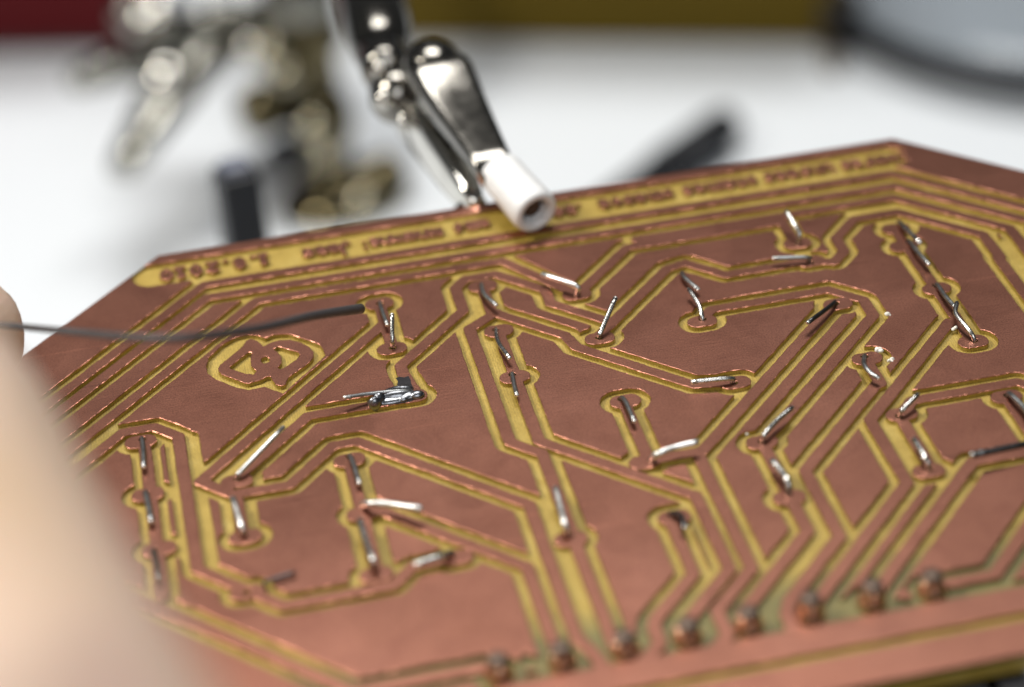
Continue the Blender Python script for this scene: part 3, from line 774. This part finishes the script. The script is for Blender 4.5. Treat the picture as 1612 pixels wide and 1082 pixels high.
def loft(name, secs, mat, parent, seg=28, power=3.2, up=(0, 0, 1)):
    """rounded-rectangle loft; secs: (point mm, half width mm, half height mm)"""
    bm = bmesh.new(); rings = []
    n = len(secs)
    P = [V(*s[0]) for s in secs]
    for i, (p, hw, hh) in enumerate(secs):
        t = (P[min(i + 1, n - 1)] - P[max(i - 1, 0)]).normalized()
        u = Vector(up); u = (u - t * u.dot(t)).normalized(); s = t.cross(u)
        ring = []
        for k in range(seg):
            a = 2 * math.pi * k / seg
            c, d = math.cos(a), math.sin(a)
            ring.append(bm.verts.new(P[i] + s * (.1 * hw * math.copysign(abs(c) ** (2 / power), c)) + u * (.1 * hh * math.copysign(abs(d) ** (2 / power), d))))
        rings.append(ring)
    for a, b in zip(rings, rings[1:]):
        for k in range(seg):
            f = bm.faces.new((a[k], a[(k + 1) % seg], b[(k + 1) % seg], b[k])); f.smooth = True
    bm.faces.new(rings[0][::-1]); bm.faces.new(rings[-1])
    bmesh.ops.recalc_face_normals(bm, faces=bm.faces)
    return from_bm(name, bm, mat, parent)
def lerp(a, b, t): return tuple(x + (y - x) * t for x, y in zip(a, b))
def ball(name, p, r, mat, parent, sc=(1, 1, 1)):
    bm = bmesh.new()
    bmesh.ops.create_uvsphere(bm, u_segments=28, v_segments=16, radius=r * .1)
    for v in bm.verts: v.co = Vector((v.co.x * sc[0], v.co.y * sc[1], v.co.z * sc[2])) + V(*p)
    return from_bm(name, bm, mat, parent, True)
def rod(name, a, b, prof, mat, parent, seg=32):
    """lathe between two mm points; prof: (0..1 along, radius mm)"""
    A, B = V(*a), V(*b); L = (B - A).length
    return lathe(name, [(t * L, r * .1) for t, r in prof], frame(A, B - A, (0, 0, 1) if abs((B - A).normalized().z) < .95 else (0, 1, 0)), mat, parent, seg)

# --- clip that grips the board
clip = empty('alligator_clip', V(-.2, -22.5, 0), 'dark chrome alligator clip with white sleeved tip gripping the rear edge of the board', 'clip')
tip, sl, kn = (3.35, -9.25, 1.16), (1.95, -13.9, 1.9), (.78, -22.1, 3.0)
J = []
for t, hw, hh in [(-.2, 1.0, .42), (.05, 1.12, .5), (.3, 1.3, .62), (.6, 1.55, .75), (.78, 1.72, .95), (.9, 1.78, 1.15), (.97, 1.72, 1.25), (1.04, 1.5, 1.1), (1.09, 1.1, .75), (1.115, .5, .3)]:
    J.append((lerp(sl, kn, t), hw, hh))
loft('upper_jaw', J, DARKNICKEL, clip, power=5)
ball('jaw_dome', (.62, -22.9, 3.0), 1.72, DARKNICKEL, clip, (1, 1.15, .95))
# white sleeve: hollow tube
A_, B_2 = V(*tip), V(*lerp(tip, sl, .8)); L_ = (B_2 - A_).length
lathe('tip_sleeve', [(0.02, .075), (0, .086), (0, .108), (.012, .119), (.05, .124), (L_ * .5, .119), (L_ * .93, .117), (L_, .111), (L_, .085), (.06, .07), (.02, .075)], frame(A_, B_2 - A_), SLEEVE, clip, 40)
rod('jaw_core', lerp(tip, sl, .09), lerp(tip, sl, .6), [(0, 0), (0, .45), (.2, .62), (1, .7)], HOLEM, clip)
LJ = []
for t, hw, hh in [(0, .4, .5), (.12, .65, .95), (.4, .85, 1.3), (.75, 1.0, 1.6), (1, 1.05, 1.6), (1.12, .7, 1.0)]:
    LJ.append((lerp((1.0, -13.3, -.45), (-.55, -24.3, -.1), t), hw, hh))
loft('lower_jaw', LJ, NICKEL, clip, power=5)
bm = bmesh.new()
for i in range(7):
    p = lerp((1.0, -13.6, .2), (-.1, -20.8, .95), i / 6)
    r = bmesh.ops.create_cone(bm, cap_ends=True, segments=4, radius1=.05, radius2=.004, depth=.09)
    for v in r['verts']: v.co += V(*p)
from_bm('jaw_teeth', bm, NICKEL, clip)
rod('black_jaw_tip', (1.35, -11.2, -2.9), (.75, -14.6, -1.1), [(0, .5), (.02, .95), (.3, 1.0), (1, .95), (1, .5)], BLACK, clip)  # black piece at the front of the lower jaw
rod('hinge_pin', (-1.7, -21.6, .7), (2.2, -20.6, 1.0), [(0, 0), (0, .45), (.06, .6), (.1, .35), (.9, .35), (.94, .6), (1, .45), (1, 0)], NICKEL, clip)
rod('ball_joint', (-.4, -23.2, 1.0), (-2.3, -25.2, 1.0), [(0, 0), (.0, .8), (.12, 1.3), (.35, 1.65), (.6, 1.65), (.85, 1.35), (1, .8), (1, 0)], DARKNICKEL, clip)
ball('joint_screw', (-2.3, -22.6, 1.7), .55, NICKEL, clip, (1, .8, 1))
ball('joint_screw', (-2.1, -24.3, 2.7), .5, NICKEL, clip, (1, .8, 1))
arm = empty('holder_arm', V(-1.0, -26, 2), 'dark chrome barrel arm rising out of view above the gripping clip', 'holder arm')
b0_, b1_, b2_ = (ARM0, ARM1, ARM2)
rod('arm_barrel', b0_, b1_, [(0, 0), (0, 1.1), (.05, 1.45), (.2, 1.55), (.24, 1.3), (.28, 1.7), (.55, 2.1), (1, 2.25)], DARKNICKEL, arm)
rod('arm_tube', lerp(b0_, b1_, .98), b2_, [(0, 2.2), (.1, 2.2), (.12, 1.8), (1, 1.6), (1, 0)], NICKEL, arm)

# --- second clip, out of focus
c2 = empty('alligator_clip', V(-12, -120, -45), 'blurred bright nickel clip with open jaws hanging free at the upper left', 'clip')
k2 = C2['knob']
for nm_, tp_, wd in (('upper_jaw', C2['tip'], 1.0), ('lower_jaw', C2['prong'], .95)):
    S_ = []
    for t, hw, hh in [(0, 1.3, 1.0), (.25, 1.9, 1.4), (.55, 2.6, 1.9), (.8, 3.2, 2.3), (.95, 3.0, 2.2), (1.05, 2.0, 1.4)]:
        S_.append((lerp(tp_, k2, t), hw * wd, hh))
    loft(nm_, S_, SATIN, c2, power=4)
ball('pivot_nut', C2['mid'], 2.8, NICKEL, c2, (1, 1, .9))
ball('wing_nut', C2['wing'], 2.3, NICKEL, c2, (1.3, .7, 1))
ball('jaw_rivet', C2['rivet'], 1.5, SATIN, c2)
ball('ball_joint', k2, 2.9, SATIN, c2)
rod('clip_arm', k2, C2['arm'], [(0, 1.8), (.25, 1.8), (.3, 2.4), (.5, 2.4), (.55, 1.7), (1, 1.7), (1, 0)], SATIN, c2)
rod('thumb_screw', lerp(k2, C2['arm'], .5), lerp(lerp(k2, C2['arm'], .5), C2['wing'], .35), [(0, 1.2), (.5, 1.2), (.55, 2.2), (.9, 2.2), (1, 1.8), (1, 0)], SATIN, c2)

# --- post of the helping-hands stand
st = empty('stand_post', V(1.5, -117, -60), 'tarnished brass stand post with stacked knobs and screws behind the board', 'stand post')
base = (2.4, -117, -60)
rod('post', base, (1.5, -123, -34), [(0, 0), (0, 4.6), (.06, 4.6), (.12, 2.6), (.2, 2.2), (.26, 3.2), (.34, 3.5), (.42, 3.0), (.46, 2.0), (.55, 2.0), (.6, 3.3), (.7, 3.6), (.78, 3.0), (.82, 2.0), (1, 2.0), (1, 0)], BRASS, st)
ball('base_dome', (2.6, -115.5, -60), 5.6, BRASS, st, (1.2, 1, .55))
rod('wing_screw', (3, -113.5, -57), (10.0, -115.5, -57.5), [(0, 1.4), (.3, 1.4), (.34, 2.3), (.7, 2.8), (.9, 2.2), (1, 1.2), (1, 0)], BRASS, st)
rod('cross_screw', (1, -119.5, -49), (-6.5, -117, -48.5), [(0, 1.5), (.35, 1.5), (.4, 2.7), (.75, 2.9), (.95, 2.3), (1, 0)], BRASS, st)
for nm_, p_, r_ in [('cap_nut', (-1.2, -116.5, -44.8), 1.3), ('cap_nut', (.6, -115.2, -50.5), 1.5), ('cap_nut', (1.7, -114.2, -53.2), 1.4), ('cap_nut', (4.6, -111.6, -58.4), 1.6), ('cap_nut', (-2.6, -117.0, -42), 1.3)]:
    ball(nm_, p_, r_ * 1.3, OLIVE, st)
rod('dark_knob', (-4.2, -113.8, -52.6), (-.6, -115.4, -52.2), [(0, 0), (0, 1.3), (.1, 1.7), (.8, 1.7), (1, 1.2), (1, 0)], BLACK, st)
rod('post_sleeve', (1.75, -121.0, -45.5), (1.4, -123.6, -32), [(0, 2.4), (.1, 3.4), (.5, 3.9), (.9, 3.4), (1, 2.0), (1, 0)], SATIN, st)
rod('upper_arm', (1.5, -123, -35), (5.0, -140, -22), [(0, 2.2), (.3, 2.2), (.34, 1.7), (1, 1.7), (1, 0)], NICKEL, st)

hw = empty('arm_clamp', V(-4, -127, -46), 'blurred nickel clamp with added highlight balls between the hanging clip and the barrel arm', 'clamp')
rod('clamp_body', (-9.5, -127.5, -44.6), (3.2, -128.5, -47.0), [(0, 0), (0, 2.6), (.05, 3.3), (.3, 3.3), (.34, 2.4), (.5, 2.4), (.54, 4.0), (.95, 4.0), (1, 3.2), (1, 0)], SATIN, hw)
rod('clamp_stem', (1.2, -127, -40), (2.2, -126.5, -52), [(0, 0), (0, 3.0), (.3, 3.0), (.33, 2.2), (.6, 2.2), (.65, 3.2), (1, 3.2), (1, 0)], BRASS, hw)
for p_, r_ in [((-13.0, -130.3, -42.6), 2.7), ((-8.0, -124.2, -42.4), 2.2), ((1.0, -122.2, -41.0), 2.5), ((-2.0, -122.6, -46.6), 1.6), ((-1.8, -119.4, -47.6), 1.7), ((-4.2, -124.0, -45.0), 1.5), ((4.6, -126.0, -45.6), 1.7)]:
    ball('highlight_ball', p_, r_, NICKEL, hw)  # polished balls added to give round out-of-focus lamp highlights
rod('wing', (-13.0, -130.6, -42.8), (-17.0, -128.0, -40.0), [(0, 1.4), (.5, 2.0), (.9, 1.6), (1, 0)], SATIN, hw)

# --- black square housing
hs = empty('support_post', V(-10.2, -45.1, -60), 'square black plastic post just behind the board, left of the brass stand', 'post')
box('post_body', Matrix.Translation(V(-10.2, -45.1, -37.00)) @ Matrix.Rotation(.2, 4, 'Z'), (.29, .28, 4.60), BLACK, hs, .04)
box('post_highlight', Matrix.Translation(V(-10.2, -45.1, -13.80)) @ Matrix.Rotation(.2, 4, 'Z'), (.2, .19, .08), plain('blue_grey_highlight', (.10, .11, .15), .35), hs, .03)  # bluish highlight on the post top, made as a paler block

# --- pen lying behind the board
pn = empty('marker_pen', V(35, -106, -57.6), 'black pen lying on the white table behind the board, rounded end showing', 'pen')
rod('pen_cap', (45.8, -115.2, -57.4), (36, -107.2, -57.4), [(0, 0), (.01, 1.2), (.04, 1.9), (.1, 2.2), (1, 2.35), (1, 2.0)], BLACK, pn)
rod('pen_barrel', (36.2, -107.35, -57.4), (12, -87.6, -57.4), [(0, 2.1), (.9, 2.1), (.96, 1.2), (1, .6), (1, 0)], BLACK, pn)

# --- magnifier lens lying at the upper right
mg = empty('magnifier_lens', V(95, -138, -57), 'large round magnifier lens with black rim at the upper right, out of focus', 'magnifier')
cM = V(95, -138, -56.5)
ringP = [cM + Vector((3.1 * math.cos(a), 3.1 * math.sin(a), 0)) for a in [2 * math.pi * k / 96 for k in range(97)]]
tube('rim', ringP, .16, BLACK, mg, 14, False)
bm = bmesh.new()
lathe_bm(bm, [(-.02, 0), (-.05, 2.0), (-.03, 3.02), (.03, 3.02), (.09, 2.0), (.12, 0)], frame(cM, (0, 0, 1), (1, 0, 0)), 64)
bmesh.ops.recalc_face_normals(bm, faces=bm.faces)
GL, nt_, p_ = newmat('grey_blue_glass')
p_.inputs['Base Color'].default_value = (.36, .41, .46, 1); p_.inputs['Roughness'].default_value = .12; p_.inputs['Alpha'].default_value = .45
from_bm('lens', bm, GL, mg)
box('rim_clamp', Matrix.Translation(V(64.2, -134.5, -56.6)) @ Matrix.Rotation(.5, 4, 'Z'), (.42, .5, .6), plain('brown_black_clamp', (.03, .024, .018), .4), mg, .05)
rod('clamp_leg', (62.6, -131.5, -58), (61.4, -126.0, -59.6), [(0, 0), (0, 1.3), (.9, .9), (1, .4), (1, 0)], plain('clamp_leg_metal', (.25, .22, .18), .35, 1.0), mg)

# --- red box and ochre box at the top of the view, unseen height added to shade the table
rb = empty('red_box', V(-40, -176, -60), 'dark red box standing on the table at the upper left corner', 'box')
Mr = Matrix.Translation(V(-33.5, -171.5, -36)) @ Matrix.Rotation(-.27, 4, 'Z')
box('box_body', Mr, (4.2, 1.6, 4.6), REDM, rb, .08)
box('box_shadow_strip', Mr @ T(0, 0, -2.32), (4.12, 1.52, .2), plain('painted_box_shadow', (.03, .008, .01), .5), rb, .02)  # dark strip added for the shadow under the red box
ob = empty('ochre_box', V(40, -152, -60), 'long ochre brown box standing across the far edge of the table', 'box')
Mo = Matrix.Translation(V(41.5, -147.5, -37.8)) @ Matrix.Rotation(-.337, 4, 'Z')
box('box_body', Mo, (5.2, 1.2, 4.4), OCHREM, ob, .05)
box('box_lid', Mo @ T(0, 0, 2.25), (5.26, 1.26, .16), OCHREM, ob, .03)

# ------------------------------------------------------------------ hand holding the wire
SK, nt_, p_ = newmat('skin')
tc_ = nd(nt_, 'ShaderNodeTexCoord'); n1_ = nd(nt_, 'ShaderNodeTexNoise', Scale=2.2, Detail=4.0)
n2_ = nd(nt_, 'ShaderNodeTexVoronoi', Scale=22.0)
nt_.links.new(tc_.outputs['Object'], n1_.inputs['Vector']); nt_.links.new(tc_.outputs['Object'], n2_.inputs['Vector'])
nt_.links.new(ramp(nt_, n1_.outputs['Fac'], [(.3, (.66, .47, .31)), (.55, (.73, .54, .41)), (.75, (.77, .53, .44))]), p_.inputs['Base Color'])
p_.inputs['Roughness'].default_value = .5
p_.inputs['Subsurface Weight'].default_value = .12
p_.inputs['Subsurface Radius'].default_value = (.12, .05, .03)
b_ = nd(nt_, 'ShaderNodeBump', Strength=.25, Distance=.01)
nt_.links.new(n2_.outputs['Distance'], b_.inputs['Height']); nt_.links.new(b_.outputs[0], p_.inputs['Normal'])
hand = empty('person', V(-43, 58, 8), 'left hand at the lower left, thumb and finger pinching a thin grey wire', 'person')
HV = []; HR = []; HE = []; HSC = .81
def hv(p, r, link_to=None):
    HV.append(V(*p)); HR.append(r * .1)
    i = len(HV) - 1
    if link_to is not None: HE.append((link_to, i))
    return i
w0 = hv((-58, 84, 2), 17)
w1 = hv((-52, 66, 4), 16.5, w0)
pm = hv((-53, 46, 4), 14, w1)
th1 = hv((-30, 61.0, 22.0), 11.0, w1)
th2 = hv((-22.3, 49.5, 23.6), 9.8, th1)
th3 = hv((-24.2, 37.6, 21.0), 9.0, th2)
th4 = hv((-25.0, 26.6, 17.8), 7.7, th3)
th5 = hv((-26.4, 21.6, 16.4), 5.6, th4)
kx = [((-50, 25, 8), (-44.0, 5, 6.6), (-33.0, -1.2, 5.2), (-27.4, -1.6, 4.4), 6.0, 4.6),
      ((-55, 24, 2), (-52, 2, -4.5), (-42, -1.5, -8), (-35, 3, -9), 6.2, 4.9),
      ((-59, 28, -3), (-58, 8, -12), (-49, 4, -16), (-42, 9, -16), 5.9, 4.7),
      ((-62, 34, -7), (-62, 17, -17), (-55, 13, -22), (-49, 17, -22), 5.2, 4.2)]
for k_, m_, d_, t_, r1_, r2_ in kx:
    a0 = hv(lerp((-53, 46, 4), k_, .6), r1_ + 2.5, pm)
    a1 = hv(k_, r1_ + 1.2, a0); a2 = hv(m_, r1_, a1); a3 = hv(d_, r1_ * .86, a2); a4 = hv(t_, r2_, a3)
    if k_[0] == -50: hv((-25.1, -1.7, 4.3), 4.1, a4)
bm = bmesh.new()
for a_, b__ in HE:
    n_ = max(2, int((HV[a_] - HV[b__]).length / (.35 * min(HR[a_], HR[b__]))))
    for i in range(n_ + 1):
        t_ = i / n_
        q_ = bmesh.ops.create_icosphere(bm, subdivisions=2, radius=HSC * (HR[a_] + (HR[b__] - HR[a_]) * t_))
        c_ = HV[a_].lerp(HV[b__], t_)
        for v in q_['verts']: v.co += c_
me = bpy.data.meshes.new('hand_skin'); bm.to_mesh(me); bm.free()
ho = bpy.data.objects.new('hand_skin', me); col.objects.link(ho)
m1 = ho.modifiers.new('m', 'REMESH'); m1.mode = 'VOXEL'; m1.voxel_size = .07
m2 = ho.modifiers.new('s', 'SMOOTH'); m2.iterations = 12; m2.factor = .5
dg = bpy.context.evaluated_depsgraph_get()
me2 = bpy.data.meshes.new_from_object(ho.evaluated_get(dg))
bpy.data.objects.remove(ho)
link('hand_skin', me2, SK, hand, True)
NAIL = plain('finger_nail', (.72, .47, .38), .25)
ball('thumb_nail', (-29.5, 24.0, 20.0), 3.2, NAIL, hand, (.55, 1.15, .75))
ball('finger_nail', (-28.4, -4.2, 6.4), 3.0, NAIL, hand, (1.2, .5, .8))
wr = empty('hand_held_wire', V(-7, -2.4, 1.7), 'thin dark grey wire from the fingers across the left of the board to a pad', 'wire')
wp = spline([(-26.9, 0.3, 6.9), (-23.3, 2.0, 7.1), (-19.7, 5.5, 8.3), (-15.8, 9.9, 10.1), (-12.2, 7.9, 8.5), (-9.5, 3.9, 6.0), (-7.0, 0.5, 3.7)], 8)
wp = [V(*p) for p in wp]
nW = len(wp)
tube('insulation', wp, [.012 + .012 * (i / (nW - 1)) ** 1.0 for i in range(nW)], WIREM, wr, 16)
lathe('wire_end', [(-.01, .02), (.004, .015), (.006, 0)], frame(wp[-1], wp[-1] - wp[-2]), BLACK, wr, 16)
